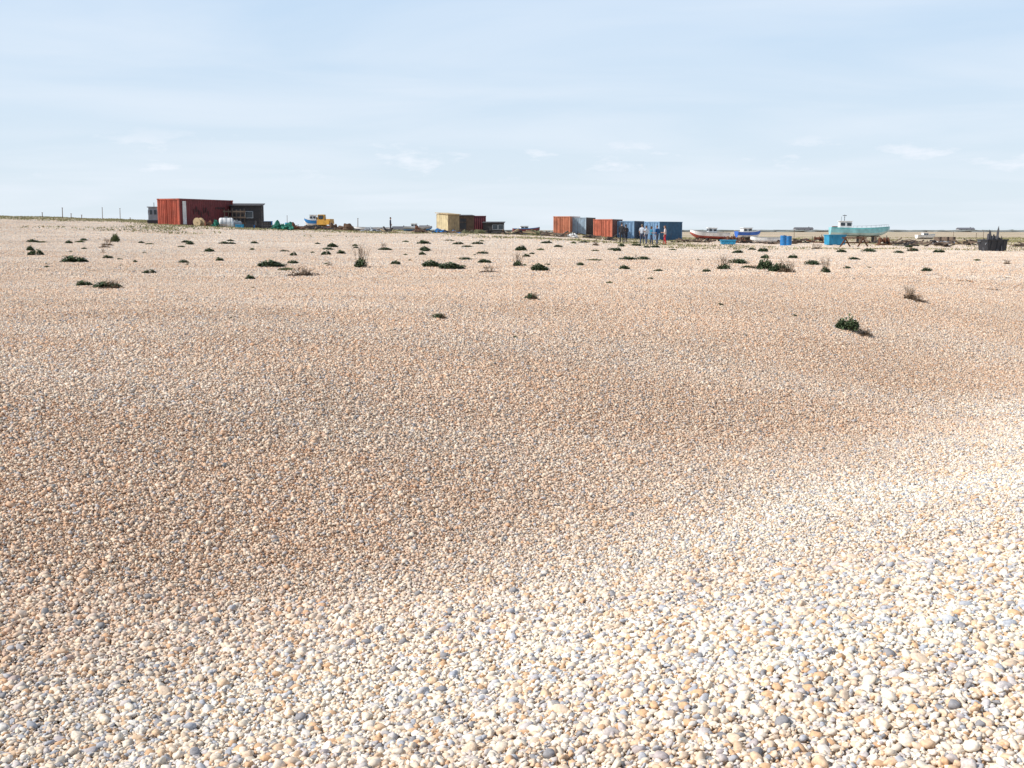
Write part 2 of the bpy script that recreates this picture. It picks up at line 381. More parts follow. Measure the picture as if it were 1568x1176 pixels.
# ------------------------------------------------------------ shipping container
def container(name,b,D,yaw,col,Lg=6.06,W=2.44,Hh=2.59,dz=0,strip=False,rust=.18,side_shade_col=None):
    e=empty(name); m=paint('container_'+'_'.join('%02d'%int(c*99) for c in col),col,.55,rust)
    ms=m if side_shade_col is None else paint('container_'+'_'.join('%02d'%int(c*99) for c in side_shade_col),side_shade_col,.55,rust)  # darker paint on walls, rails and roof: shade of the sun-averted side painted in
    def wall(mb,a,bb,z0,z1,n,out,dep=.055):
        a=Vector(a);bb=Vector(bb); out=Vector(out); st=[]
        for k in range(n):
            for t,o in ((0,0),(.3,0),(.5,-1),(.8,-1)): st.append(((k+t)/n,o))
        st.append((1,0)); vs=[]
        for t,o in st:
            p=a.lerp(bb,t)+out*o*dep; vs+=[(p.x,p.y,z0),(p.x,p.y,z1)]
        fs=[(2*i,2*i+2,2*i+3,2*i+1) for i in range(len(st)-1)]; mb.add(vs,fs)
    l,w=Lg/2,W/2; i=.03
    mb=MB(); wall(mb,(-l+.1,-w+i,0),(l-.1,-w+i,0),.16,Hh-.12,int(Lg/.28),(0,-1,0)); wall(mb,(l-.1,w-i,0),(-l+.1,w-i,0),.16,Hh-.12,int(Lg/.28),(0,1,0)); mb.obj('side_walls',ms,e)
    mb=MB(); wall(mb,(l-i,-w+.1,0),(l-i,w-.1,0),.16,Hh-.12,8,(1,0,0)); mb.box((0,0,Hh-.06),(Lg-.24,W-.24,.04)); mb.obj('end_wall_and_roof',ms,e)
    mb=MB()
    for x in (-l+.06,l-.06):
        for y in (-w+.06,w-.06):
            mb.box((x,y,Hh/2),(.12,.12,Hh-.24))
            for z in (.06,Hh-.06): mb.box((x,y,z),(.18,.16,.12))
        for z in (.07,Hh-.07): mb.box((x,0,z),(.1,W-.34,.13))
    mb.obj('frame',m,e)
    mb=MB()
    for y in (-w+.05,w-.05):
        for z in (.09,Hh-.07): mb.box((0,y,z),(Lg-.4,.09,.13))
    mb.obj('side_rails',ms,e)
    mb=MB()
    for sy in (-1,1):
        n=5; y0=sy*.02; y1=sy*(w-.13)
        vs=[];st=[(0,0),(.04,0)]
        for k in range(n):
            for t,o in ((.05,0),(.2,1),(.7,1),(.85,0)): st.append((.04+.92*(k+t)/n,o))
        st.append((1,0))
        for t,o in st:
            x=-l+.03+o*.045; y=y0+(y1-y0)*t; vs+=[(x,y,.16),(x,y,Hh-.14)]
        mb.add(vs,[(2*q,2*q+2,2*q+3,2*q+1) for q in range(len(st)-1)])
    mb.obj('doors',m,e)
    mb=MB()
    for y in (-.85,-.3,.3,.85):
        mb.tube((-l-.02,y,.12),(-l-.02,y,Hh-.12),.025,n=6); mb.box((-l-.04,y+.1,1.1),(.03,.28,.04))
    mb.obj('lock_bars',m,e)
    if strip:
        mb=MB(); mb.box((-l+.75,-w-.01,Hh*.5),(.5,.05,Hh-.5)); mb.obj('white_side_door',white,e)
        mb=MB()
        for k in range(7): mb.box((-l+2.2+k*.36,-w-.005,1.5+.25*math.sin(k*1.7)),(.13,.03,.5),ry=.3*math.sin(k*3))
        for k in range(4): mb.box((-l+5.6+k*.4,-w-.005,1.9),(.28,.03,.2))
        mb.obj('side_lettering',paint('faded_lettering',(.06,.02,.02),.7,.1),e)
    put(e,b,D,yaw,dz); return e
R=math.radians
container('shipping_container',302,113,R(66),(0.42,0.085,0.045),Lg=8.3,W=2.7,Hh=2.75,strip=True,dz=-.02,side_shade_col=(.16,.022,.025))
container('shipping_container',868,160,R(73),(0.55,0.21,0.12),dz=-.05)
container('shipping_container',892,160.8,R(73),(0.38,0.48,0.56),dz=-.05,side_shade_col=(.09,.05,.035))
container('shipping_container',931,156,R(71),(0.56,0.17,0.10),W=2.7,dz=-.05,side_shade_col=(.14,.05,.035))
container('shipping_container',965,158,R(70),(0.22,0.36,0.52),W=2.6,dz=0,side_shade_col=(.05,.08,.13))
container('shipping_container',988,164,R(66),(0.20,0.34,0.52),dz=0,side_shade_col=(.05,.10,.17))
container('shipping_container',1016,157,R(50),(0.19,0.33,0.50),dz=0,side_shade_col=(.03,.11,.20))

# ------------------------------------------------------------ timber sheds
def shed(name,b,D,yaw,w,d,h,wall,roofm,pitch=.25,door=True,windows=1,dz=0,endmat=None):
    e=empty(name)
    mb=MB(); x=-w/2; k=0
    while x<w/2-.01:                         # vertical boards front & back
        ww=min(.2,w/2-x); off=.012*(k%2)
        for sy in (-1,1): mb.box((x+ww/2,sy*(d/2-off),h/2),(ww-.006,.03,h))
        x+=.2; k+=1
    mb.obj('board_walls',wall,e)
    mb=MB(); y=-d/2+.03;k=0
    while y<d/2-.04:
        ww=min(.2,d/2-.03-y); off=.012*(k%2)
        for sx_ in (-1,1): mb.box((sx_*(w/2-off-.02),y+ww/2,h/2+pitch*.2),(.03,ww-.006,h+pitch*.3))
        y+=.2;k+=1
    mb.obj('end_walls',endmat or wall,e)
    mb=MB(); mb.box((0,0,h+pitch*.45),(w+.3,d+.35,.08),rx=math.atan(pitch/d)); mb.obj('roof',roofm,e)
    if door:
        mb=MB(); mb.box((-w*.22,-d/2-.03,1.0),(.9,.05,2.0)); mb.box((-w*.22,-d/2-.065,1.5),(.9,.02,.08),1); mb.box((-w*.22,-d/2-.065,.5),(.9,.02,.08),1); mb.obj('door',[dark,wood],e)
    mb=MB()
    for k in range(windows):
        cx=w*(.1+.28*k); mb.box((cx,-d/2-.03,h*.6),(.7,.05,.6),0); 
        for q in (-.37,.37): mb.box((cx+q,-d/2-.045,h*.6),(.06,.06,.7),1)
        for q in (-.33,.33): mb.box((cx,-d/2-.05,h*.6+q),(.68,.05,.06),1)
    if windows: mb.obj('windows',[glass,grey],e)
    put(e,b,D,yaw,dz); return e
darkshed=paint('tarred_boards',(0.05,0.045,0.045),.85,.2,rustcol=(.12,.09,.07))
shed('tarred_timber_shed',380,117,R(8),3.1,3,2.35,darkshed,darkshed,.25,True,1)
mb=MB(); e=empty('timber_rack')
for k in range(6): mb.box((-1+k*.4,0,.95),(.08,.08,1.9+.1*(k%3)))
for z in (.5,1.1,1.7): mb.box((0,-.06,z),(2.3,.05,.16))
mb.obj('posts_and_rails',wood,e); put(e,360,114.5,R(5))
cream=paint('cream_boards',(0.55,0.46,0.28),.8,.15,rustcol=(.30,.22,.12))
redb=paint('dark_red_boards',(0.16,0.045,0.04),.8,.2,rustcol=(.06,.03,.03))
tanb=paint('tan_boards',(0.36,0.27,0.15),.8,.25,rustcol=(.14,.1,.07))
shed('cream_timber_hut',686,155,R(50),2.3,2.2,2.5,tanb,palewood,.2,False,0,endmat=cream)
shed('brown_timber_hut',712,159,R(10),2.2,3.0,2.4,paint('brown_boards',(.13,.08,.05),.8,.2),darkshed,.15,True,0)
container('shipping_container',728,163,R(4),(0.15,0.03,0.04),Lg=3.0,dz=-.05)
shed('low_dark_shed',756,160,R(-3),2.9,2.2,1.55,darkshed,darkshed,.15,False,2)
# small distant cottages on the flat
def cottage(b,D,w,d,h,rh,wallc,roofc,yaw=0):
    e=empty('distant_cottage'); wm=paint('render_%d'%int(wallc[0]*99),wallc,.9,.05); rm=paint('tiles_%d'%int(roofc[0]*99),roofc,.9,.1)
    mb=MB(); mb.box((0,0,h/2),(w,d,h)); mb.obj('walls',wm,e)
    mb=MB(); o=.25; vs=[(-w/2-o,-d/2-o,h),(w/2+o,-d/2-o,h),(w/2+o,d/2+o,h),(-w/2-o,d/2+o,h),(-w/2-o,0,h+rh),(w/2+o,0,h+rh)]
    mb.add(vs,[(0,1,5,4),(2,3,4,5),(0,4,3),(1,2,5),(3,2,1,0)]); mb.obj('pitched_roof',rm,e)
    mb=MB(); mb.box((w*.3,0,h+rh*.8),(.6,.6,1.6)); mb.obj('chimney',rm,e)
    mb=MB()
    for k in (-.32,0,.32): mb.box((k*w,-d/2-.01,h*.55),(.9,.08,1.0))
    mb.obj('windows',glass,e); put(e,b,D,yaw)
for a in [(612,720,9,6,2.2,1.5,(.35,.36,.38),(.1,.1,.11)),(628,900,16,7,2.6,1.6,(.3,.3,.33),(.1,.1,.12)),(650,800,7,6,2.8,1.8,(.4,.4,.4),(.12,.12,.13)),(524,760,8,6,2.2,1.2,(.3,.3,.3),(.1,.1,.1)),(575,860,20,8,2.2,1.2,(.25,.25,.27),(.1,.1,.1)),(1478,1100,16,7,2.2,1.4,(.35,.36,.38),(.14,.14,.16)),(1230,1000,16,8,2.4,1.3,(.3,.31,.33),(.12,.12,.14))]: cottage(*a)
# a far strip of scrub along the flats
mb=MB()
for k in range(300):
    y=random.uniform(700,1500); x=random.uniform(-.5,.55)*y; mb.blob((x,y,hz(x,y)),(random.uniform(5,22),4,random.uniform(.4,1.3)),0,8,5,.5,k)
mb.obj('distant_scrub',plain('scrub',(0.20,0.21,0.19)))

# ------------------------------------------------------------ boats
def boat(name,b,D,yaw,Lg,beam,hh,top,bottom,trim,cabin=None,dz=.35,tilt=(0,0),mast=0,rails=False,bowrise=.35):
    e=empty(name); n=22; rows=[]
    for k in range(n+1):
        t=k/n; x=-Lg/2+Lg*t
        bb=beam/2*min(1,(.78+.5*t) if t<.45 else 1.0)*(1 if t<.5 else math.sqrt(max(0,1-((t-.5)/.5)**2.3)))
        bb=max(bb,.02); sh=hh*(1+bowrise*max(0,(t-.35)/.65)**2+.06*(1-t)**2)
        kz=hh*.75*max(0,(t-.72)/.28)**2.2
        kz=min(kz,sh*.92)
        f=lambda a:kz+(sh-kz)*a
        prof=[(0,f(0)),(.55*bb,f(.14)),(.84*bb,f(.40)),(.95*bb,f(.72)),(bb,f(.90)),(1.03*bb,f(.905)),(1.03*bb,f(1)),(bb*.93,f(1)),(bb*.9,f(.78)),(0,f(.78))]
        rows.append([(x,-y,z) for y,z in prof]+[(x,y,z) for y,z in prof])
    mb=MB(); vs=[v for r in rows for v in r]; q=10; W=20; mi=[1,1,0,0,2,2,2,3,3]
    mb.v=vs
    for k in range(n):
        for j in range(q-1):
            a=k*W+j; mb.f.append((a,a+1,a+W+1,a+W)); mb.m.append(mi[j])
            a=k*W+q+j; mb.f.append((a,a+W,a+W+1,a+1)); mb.m.append(mi[j])
    mb.f.append(tuple(range(0,7))+tuple(range(q+6,q,-1))); mb.m.append(0)
    hull=mb.obj('hull',[top,bottom,trim,grey],e)
    if cabin:
        cx,cw,cl,ch=cabin; z0=hh*.7
        mb=MB(); mb.box((cx,0,z0+ch/2),(cl,cw,ch),0,taper=.93); mb.box((cx,0,z0+ch+.04),(cl*1.1,cw*1.08,.08),1)
        for s in (-1,1):
            for k in (-.25,.25): mb.box((cx+k*cl,s*(cw/2*.965),z0+ch*.68),(cl*.34,.04,ch*.32),2)
        for k in (-.25,.25): mb.box((cx+cl/2*.965,k*cw,z0+ch*.68),(.04,cw*.36,ch*.34),2)
        mb.obj('wheelhouse',[white,white,glass],e)
    if mast:
        mb=MB(); mx=cabin[0]-.1 if cabin else 0; z0=hh*.7+(cabin[3] if cabin else 0)
        mb.tube((mx,0,z0),(mx,0,z0+mast),.04,.025,6); mb.tube((mx,-.35,z0+mast*.6),(mx,.35,z0+mast*.6),.02,n=5); mb.box((mx,0,z0+mast*.85),(.5,.08,.08)); mb.tube((mx-.4,0,z0),(mx-.4,0,z0+mast*.7),.02,n=5); mb.obj('mast',dark,e)
    if rails:
        mb=MB(); pr=None
        for sgn in (-1,1):
            pr=None
            for t in np.linspace(.42,.96,8):
                bb=beam/2*(1 if t<.5 else math.sqrt(max(0,1-((t-.5)/.5)**2.3)))*.95; sh=hh*(1+bowrise*max(0,(t-.35)/.65)**2)
                p=Vector((-Lg/2+Lg*t,sgn*bb,sh)); mb.tube(p,p+Vector((0,0,.28)),.014,n=5)
                if pr: mb.tube(pr+Vector((0,0,.28)),p+Vector((0,0,.28)),.014,n=5)
                pr=p
        mb.obj('rails',grey,e)
        mb=MB(); mb.tube((Lg*.33,-.3,hh*1.0),(Lg*.33,.3,hh*1.0),.16,n=8); mb.box((-Lg*.42,0,hh*.95),(.5,1.2,.5)); mb.obj('deck_gear',rustm,e)
    mb=MB()
    for x in (-Lg*.3,0,Lg*.25):
        mb.box((x,0,-dz/2+.02),(.25,beam*.9,max(dz,.1)),0)
    mb.box((0,0,.0),(Lg*.7,.16,.12)); mb.obj('timber_chocks',wood,e)
    put(e,b,D,yaw,dz,1,tilt); return e
aqua=paint('aqua_hull_paint',(0.26,0.58,0.64),.4,.06,rustcol=(.35,.4,.38)); aqb=paint('pale_aqua_band',(0.50,0.68,0.70),.4,.05,rustcol=(.3,.35,.33))
redp=paint('red_antifoul',(0.36,0.055,0.04),.6,.1); redp2=paint('bright_red',(0.40,0.10,0.08),.6,.1)
boat('fishing_boat',1316,145,R(-6),7.6,2.5,1.05,aqua,aqb,tealp,(-1.9,1.4,1.6,1.15),.75,(0,R(1.0)),.9,True,.28)
boat('fishing_boat',1086,138,R(184),4.9,1.9,.8,white,redp2,grey,(-.3,1.0,1.1,.75),.3,(0,R(-2)),0,False)
boat('rowing_boat',1172,122,R(170),3.2,1.4,.55,white,white,grey,None,.05,(R(6),0),0,False)
boat('fishing_boat',1146,138,R(12),3.2,1.6,.75,paint('navy_hull',(0.04,.14,.5),.5,.05),white,white,(-.3,1.1,1.2,.65),.5)
boat('dinghy',570,134,R(176),4.4,1.5,.4,white,grey,grey,None,.0,(R(5),0))
boat('fishing_boat',640,175,R(5),4.5,1.7,.6,grey,bluep,white,(-.6,1.0,1.0,.7),.1)
boat('rowing_boat',806,143,R(8),3.5,1.5,.62,paint('maroon_hull',(.16,.035,.04),.5,.1),dark,bluep,(-.3,.9,1.0,.45),.1)
boat('dinghy',1418,190,R(10),3.5,1.4,.6,white,white,grey,(-.2,.9,.9,.5),.1)
boat('upturned_dinghy',1448,118,R(12),3.0,1.2,.4,grey,white,dark,None,.45,(R(180),0))

# ------------------------------------------------------------ beach gear
def tank(name,b,D,yaw,r,l,m):
    e=empty(name); mb=MB(); mb.tube((-l/2,0,r),(l/2,0,r),r,n=20); mb.tube((-l/2-.12,0,r),(-l/2,0,r),r*.75,r,20); mb.tube((l/2,0,r),(l/2+.12,0,r),r,r*.75,20); mb.obj('shell',m,e,False)
    mb=MB()
    for k in (-.35,0,.35): mb.tube((k*l-.03,0,r),(k*l+.03,0,r),r*1.03,n=20)
    mb.box((0,0,2*r+.04),(.3,.3,.12)); mb.obj('bands',grey,e); put(e,b,D,yaw)
tank('white_storage_tank',347,108,R(12),.48,1.1,white)
tank('grey_storage_tank',362,110,R(30),.36,.8,grey)
def barrel(name,b,D,m,r=.3,h=.9,dz=0):
    e=empty(name); mb=MB(); pr=[(0,.96),(.04,1),(.3,1),(.32,1.04),(.35,1),(.62,1),(.65,1.04),(.68,1),(.96,1),(1,.96)]
    for (a,q),(c,w) in zip(pr,pr[1:]): mb.tube((0,0,a*h),(0,0,c*h),r*q,r*w,18)
    mb.obj('drum_body',m,e)
    mb=MB(); mb.tube((.12,.1,h),(.12,.1,h+.03),.05,n=8); mb.tube((0,0,h),(0,0,h+.01),r*.9,n=18); mb.obj('lid',dark,e); put(e,b,D,0,dz)
def spool(b,D,yaw,r,m):
    e=empty('cable_spool'); mb=MB()
    for x in (-.3,.3): mb.tube((x-.03,0,r),(x+.03,0,r),r,n=20)
    mb.tube((-.27,0,r),(.27,0,r),r*.55,n=14); mb.tube((-.4,0,r),(.4,0,r),.05,n=8); mb.obj('reel',m,e); put(e,b,D,yaw)
spool(305,107,R(70),.42,palewood); spool(318,109,R(40),.32,rustm)
def crates(name,b,D,cols,yaw=0,sz=(.8,.55,.38),n=(2,2),dz=0):
    e=empty(name); c=0
    for i in range(n[0]):
        for j in range(n[1]):
            if j>0 and random.random()<.25: continue
            m=cols[(i+j)%len(cols)]; mb=MB(); x=(i-(n[0]-1)/2)*(sz[0]+.05)+random.uniform(-.04,.04); z=j*(sz[2]+.01); a,bb,h=sz; t=.03
            mb.box((x,0,z+.02),(a,bb,t)); 
            for s in (-1,1):
                mb.box((x,s*(bb/2-.015),z+h/2+.02),(a,t,h-.03)); mb.box((x+s*(a/2-.015),0,z+h/2+.02),(t,bb-.07,h-.03)); mb.box((x,s*(bb/2),z+h-.03),(a+.05,.05,.05)); mb.box((x+s*a/2,0,z+h-.03),(.05,bb-.06,.05))
                for q in (-.3,0,.3): mb.box((x+q*a,s*(bb/2+.01),z+h/2),(.04,.03,h*.8))
            mb.obj('crate_%d'%c,m,e); c+=1
    put(e,b,D,yaw,dz)
def pile(name,b,D,w,d,h,m,seed,yaw=0,ropes=None):
    e=empty(name); mb=MB(); r=random.Random(seed)
    for k in range(9): mb.blob((r.uniform(-.4,.4)*w,r.uniform(-.3,.3)*d,0),(w*r.uniform(.12,.32),d*r.uniform(.2,.4),h*r.uniform(.4,1)),0,18,12,.9,seed+k,flat=-.05)
    mb.obj('heap',m,e)
    mb=MB()
    for k in range(9):
        p=Vector((r.uniform(-.5,.5)*w,r.uniform(-.5,.2)*d,r.uniform(.1,.9)*h)); q=p+Vector((r.gauss(0,.5),r.gauss(0,.3),r.gauss(0,.15))); q.z=max(.03,q.z); mb.tube(p,q,.03,n=5)
    mb.obj('loose_gear',ropes or wood,e); put(e,b,D,yaw)
def timber(name,b,D,w,n,m,seed,h=.4):
    e=empty(name); mb=MB(); r=random.Random(seed)
    for k in range(n): mb.box((r.gauss(0,w*.25),r.gauss(0,.35),.05+r.random()**1.5*h),(r.uniform(.5,1.6),r.uniform(.08,.22),r.uniform(.05,.2)),r.randrange(3),rz=r.gauss(0,.6),ry=r.gauss(0,.25))
    mb.obj('planks',[m,wood,darkshed],e); put(e,b,D)
crates('fish_crate_stack',398,110,[bluep,dark,grey],R(8),n=(3,2)); crates('fish_crate_stack',415,109,[dark,darkshed],R(-5),n=(2,2))
crates('fish_crate_stack',375,107.5,[cyan,dark],R(3),n=(2,1)); crates('fish_crate_stack',386,111,[redp2,dark],R(3),n=(1,2))
pile('fishing_net_pile',432,107,1.5,1.0,.5,green,3,ropes=green); pile('fishing_net_pile',450,110,1.6,1.0,.4,rustm,4); pile('fishing_net_pile',329,107,.7,.6,.4,green,5)
pile('tarpaulin_heap',672,128,1.6,.8,.4,bluep,6); pile('tarpaulin_heap',697,126,.9,.6,.3,bluep,7); pile('fishing_net_pile',642,150,1.3,.8,.5,rustm,8)
pile('fishing_net_pile',575,130,2.2,1,.35,grey,9); pile('weed_covered_net_pile',822,132,2.2,1,.4,paint('olive_net',(.12,.12,.06),.9,.2),11)
pile('weed_covered_net_pile',720,128,2.4,1,.35,paint('olive_net',(.12,.12,.06),.9,.2),12); pile('white_sack_heap',876,124,1.0,.6,.3,white,13)
for k,(b,D,w,n,m) in enumerate([(650,125,2,10,wood),(735,134,2.4,16,darkshed),(770,128,2.4,14,wood),(795,125,2.4,14,palewood),(850,122,1.8,10,wood),(870,135,1.8,10,palewood),(905,128,2,10,wood),(470,112,2.2,12,wood),(540,128,2,10,wood),(596,126,1.6,8,palewood),(1075,120,2.4,10,wood),(1140,118,2,12,rustm),(1215,118,2.2,12,wood),(1235,122,2,10,rustm),(1378,114,2.4,14,wood),(1400,118,2.4,14,rustm),(1430,112,2.2,12,wood),(1470,116,2.6,14,palewood),(1490,108,1.6,8,wood),(1330,125,2.4,12,rustm),(1560,104,1.4,8,wood),(1050,125,2.4,12,wood),(930,122,2.4,10,wood),(835,126,2.4,12,darkshed),(690,124,2.4,10,wood),(500,118,2.4,12,darkshed),(1190,112,2.4,12,wood),(1395,104,2.4,12,darkshed),(1450,102,2.4,12,wood)]): timber('timber_debris',b,D,w,n,m,50+k)
def winch(name,b,D,yaw=0,s=1.0):
    e=empty(name); mb=MB(); mb.box((0,0,.12),(1.7,.9,.14)); 
    for x in (-.6,.6): mb.box((x,0,.5),(.12,.7,.7),taper=.5)
    mb.tube((-.55,0,.62),(.55,0,.62),.2,n=14); 
    for x in (-.5,.1,.5): mb.tube((x-.03,0,.62),(x+.03,0,.62),.36,n=16)
    mb.obj('drum_and_frame',rustm,e)
    mb=MB(); mb.box((.35,.1,.55),(.5,.5,.55),taper=.85); mb.tube((.4,.1,.8),(.4,.1,1.2),.04,n=8); mb.tube((-.85,-.2,.3),(-.85,.3,.95),.03,n=6); mb.obj('engine',dark,e); put(e,b,D,yaw,0,s)
winch('rusty_winch',1354,112,R(10),.85); winch('rusty_winch',1254,124,R(-10),.8); winch('rusty_winch',1120,126,R(20),.85); winch('rusty_winch',1134,128,R(-20),.7)
barrel('blue_drum',1200,103,bluep,.29,.95); barrel('blue_drum',1208,104,bluep,.29,.88); barrel('blue_drum',441,112,cyan,.28,.7)
def bigbin(name,b,D,yaw,w,d,h,m,t=1.12):
    e=empty(name); mb=MB()
    lo=[(-w/2/t,-d/2/t),(w/2/t,-d/2/t),(w/2/t,d/2/t),(-w/2/t,d/2/t)]; hi=[(-w/2,-d/2),(w/2,-d/2),(w/2,d/2),(-w/2,d/2)]
    q=.93
    vs=[(x,y,.08) for x,y in lo]+[(x,y,h) for x,y in hi]+[(x*q,y*q,h) for x,y in hi]+[(x*q,y*q,.15) for x,y in lo]
    fs=[(3,2,1,0)]+[(i,(i+1)%4,4+(i+1)%4,4+i) for i in range(4)]+[(4+i,4+(i+1)%4,8+(i+1)%4,8+i) for i in range(4)]+[(8+i,8+(i+1)%4,12+(i+1)%4,12+i) for i in range(4)]+[(12,13,14,15)]
    mb.add(vs,fs); mb.obj('tub',m,e)
    mb=MB()
    for s in (-1,1):
        mb.box((0,s*(d/2+.01),h-.04),(w+.1,.07,.09)); mb.box((s*(w/2+.01),0,h-.04),(.07,d-.06,.09)); mb.box((s*w*.3,0,.05),(.12,d*.9,.1))
        for k in (-.3,0,.3): mb.box((k*w,s*(d/2*.96),h*.5),(.06,.06,h*.75),rx=s*-.06)
    mb.obj('rim_and_ribs',m,e); put(e,b,D,yaw); return e
bigbin('blue_fish_bin',1279,103,R(12),1.7,1.0,1.0,cyan,1.05)
bigbin('blue_fish_bin',1115,108,R(-4),1.4,1.0,.5,cyan,1.05)
bigbin('dark_skip',1521,79,R(14),1.65,1.1,.85,dark,1.1)
pile('rubbish_heap',1523,79,1.1,.7,1.05,plain('dark_rags',(0.08,.08,.09),.9),31,ropes=grey)
# timber trestle frame
e=empty('timber_trestle'); mb=MB()
for x in (-.8,.8):
    mb.box((x-.22,0,.42),(.1,.1,1.0),ry=R(32)); mb.box((x+.22,.11,.42),(.1,.1,1.0),ry=R(-32))
mb.box((0,.05,.78),(2.2,.12,.12)); mb.box((0,.18,.36),(1.8,.08,.1)); mb.obj('beams',rustm,e); put(e,1309,97,R(5))
# wheelhouse beside the container
e=empty('old_wheelhouse'); mb=MB(); mb.box((0,0,.85),(1.0,1.2,1.7),0,taper=.9); mb.box((0,0,1.74),(1.15,1.3,.08),0)
for k in (-.2,.22): mb.box((k,-.565,1.2),(.26,.05,.45),1)
mb.box((-.48,0,1.2),(.05,.6,.45),1); mb.box((0,0,.25),(1.2,1.4,.3),2); mb.tube((.1,0,1.78),(.1,0,2.2),.03,m=2); mb.obj('cabin',[grey,glass,dark],e); put(e,236,115,R(15))
# ------------------------------------------------------------ excavator
e=empty('yellow_excavator')
mb=MB()
for s in (-1,1):
    mb.box((0,s*.85,.36),(2.2,.42,.5)); mb.tube((-1.1,s*.85-.21,.36),(-1.1,s*.85+.21,.36),.33,n=14); mb.tube((1.1,s*.85-.21,.36),(1.1,s*.85+.21,.36),.33,n=14)
mb.obj('tracks',rubber,e)
mb=MB(); mb.box((0,0,.72),(.9,.9,.25)); mb.box((.35,0,1.15),(2.1,1.9,.65)); mb.box((1.15,0,1.35),(.8,1.8,.75),taper=.9); mb.box((.0,-.5,1.95),(1.15,.85,.95),taper=.88); mb.obj('body_and_cab',yellow,e)
mb=MB(); mb.box((0,-.93,2.0),(.8,.05,.6)); mb.box((-.56,-.5,2.0),(.05,.62,.6)); mb.obj('cab_glass',glass,e)
mb=MB(); mb.box((-1.0,.25,1.75),(1.9,.26,.34),ry=R(28)); mb.box((-2.05,.25,1.45),(1.5,.22,.26),ry=R(-62)); mb.tube((-.5,.25,1.1),(-1.2,.25,1.7),.06,n=8); mb.obj('boom_and_arm',yellow,e)
mb=MB(); mb.add([(-2.6,-.1,.1),(-2.6,.6,.1),(-2.1,.6,.05),(-2.1,-.1,.05),(-2.5,-.1,.75),(-2.5,.6,.75),(-2.2,.6,.8),(-2.2,-.1,.8)],[(0,1,2,3),(0,4,5,1),(3,2,6,7),(0,3,7,4),(1,5,6,2),(4,7,6,5)]); mb.obj('bucket',dark,e)
put(e,495,138,R(-12),0,.78)
boat('fishing_boat',480,138,R(185),2.2,1.4,.8,bluep,white,white,(0,1.0,.8,.8),.4)
crates('fish_crate_stack',462,118,[dark,rustm],0,n=(3,1)); crates('fish_crate_stack',500,128,[palewood,redp2],0,n=(3,1))
pile('fishing_net_pile',520,122,2,1,.45,paint('brown_net',(.13,.08,.05),.9,.2),15)
# posts on the skyline
for b,D,h,r in [(97,128,1.25,.05),(66,130,.6,.05),(110,133,.6,.05),(126,131,.5,.05),(158,150,1.6,.045),(185,150,1.6,.045),(200,140,.5,.05),(548,135,1.5,.05),(440,160,1.6,.04),(1072,170,1.3,.04),(1495,150,1.2,.04),(1460,180,1.3,.04),(1506,170,1.5,.04),(1216,150,1.5,.04),(768,170,1.2,.04)]:
    e=empty('wooden_post'); mb=MB(); mb.tube((0,0,-.2),(.03,0,h),r,r*.8,7); mb.box((0.03,0,h),(r*2.6,r*2.6,.05)); mb.obj('post',wood,e); put(e,b,D)
# ------------------------------------------------------------ people
def skinned(name,pts,edges,rad,mats,parent,matfn,root=0,sub=1):
    me=bpy.data.meshes.new(name+'_sk'); me.from_pydata(pts,edges,[]); o=bpy.data.objects.new(name+'_sk',me); COL.objects.link(o)
    o.modifiers.new('Skin','SKIN'); sk=me.skin_vertices[0].data
    for k,r in enumerate(rad): sk[k].radius=(r if isinstance(r,tuple) else (r,r)); sk[k].use_root=(k==root)
    s=o.modifiers.new('Sub','SUBSURF'); s.levels=sub; s.render_levels=sub
    dg=bpy.context.evaluated_depsgraph_get(); m2=bpy.data.meshes.new_from_object(o.evaluated_get(dg)); bpy.data.objects.remove(o)
    m2.name=name; m2.materials.clear()
    for m in mats: m2.materials.append(m)
    for p in m2.polygons: p.use_smooth=True; p.material_index=matfn(p.center)
    q=bpy.data.objects.new(name,m2); COL.objects.link(q); q.parent=parent; return q
skin=plain('skin',(0.50,0.30,0.21),.6); shoe=plain('shoe_leather',(0.04,0.03,0.03),.6)
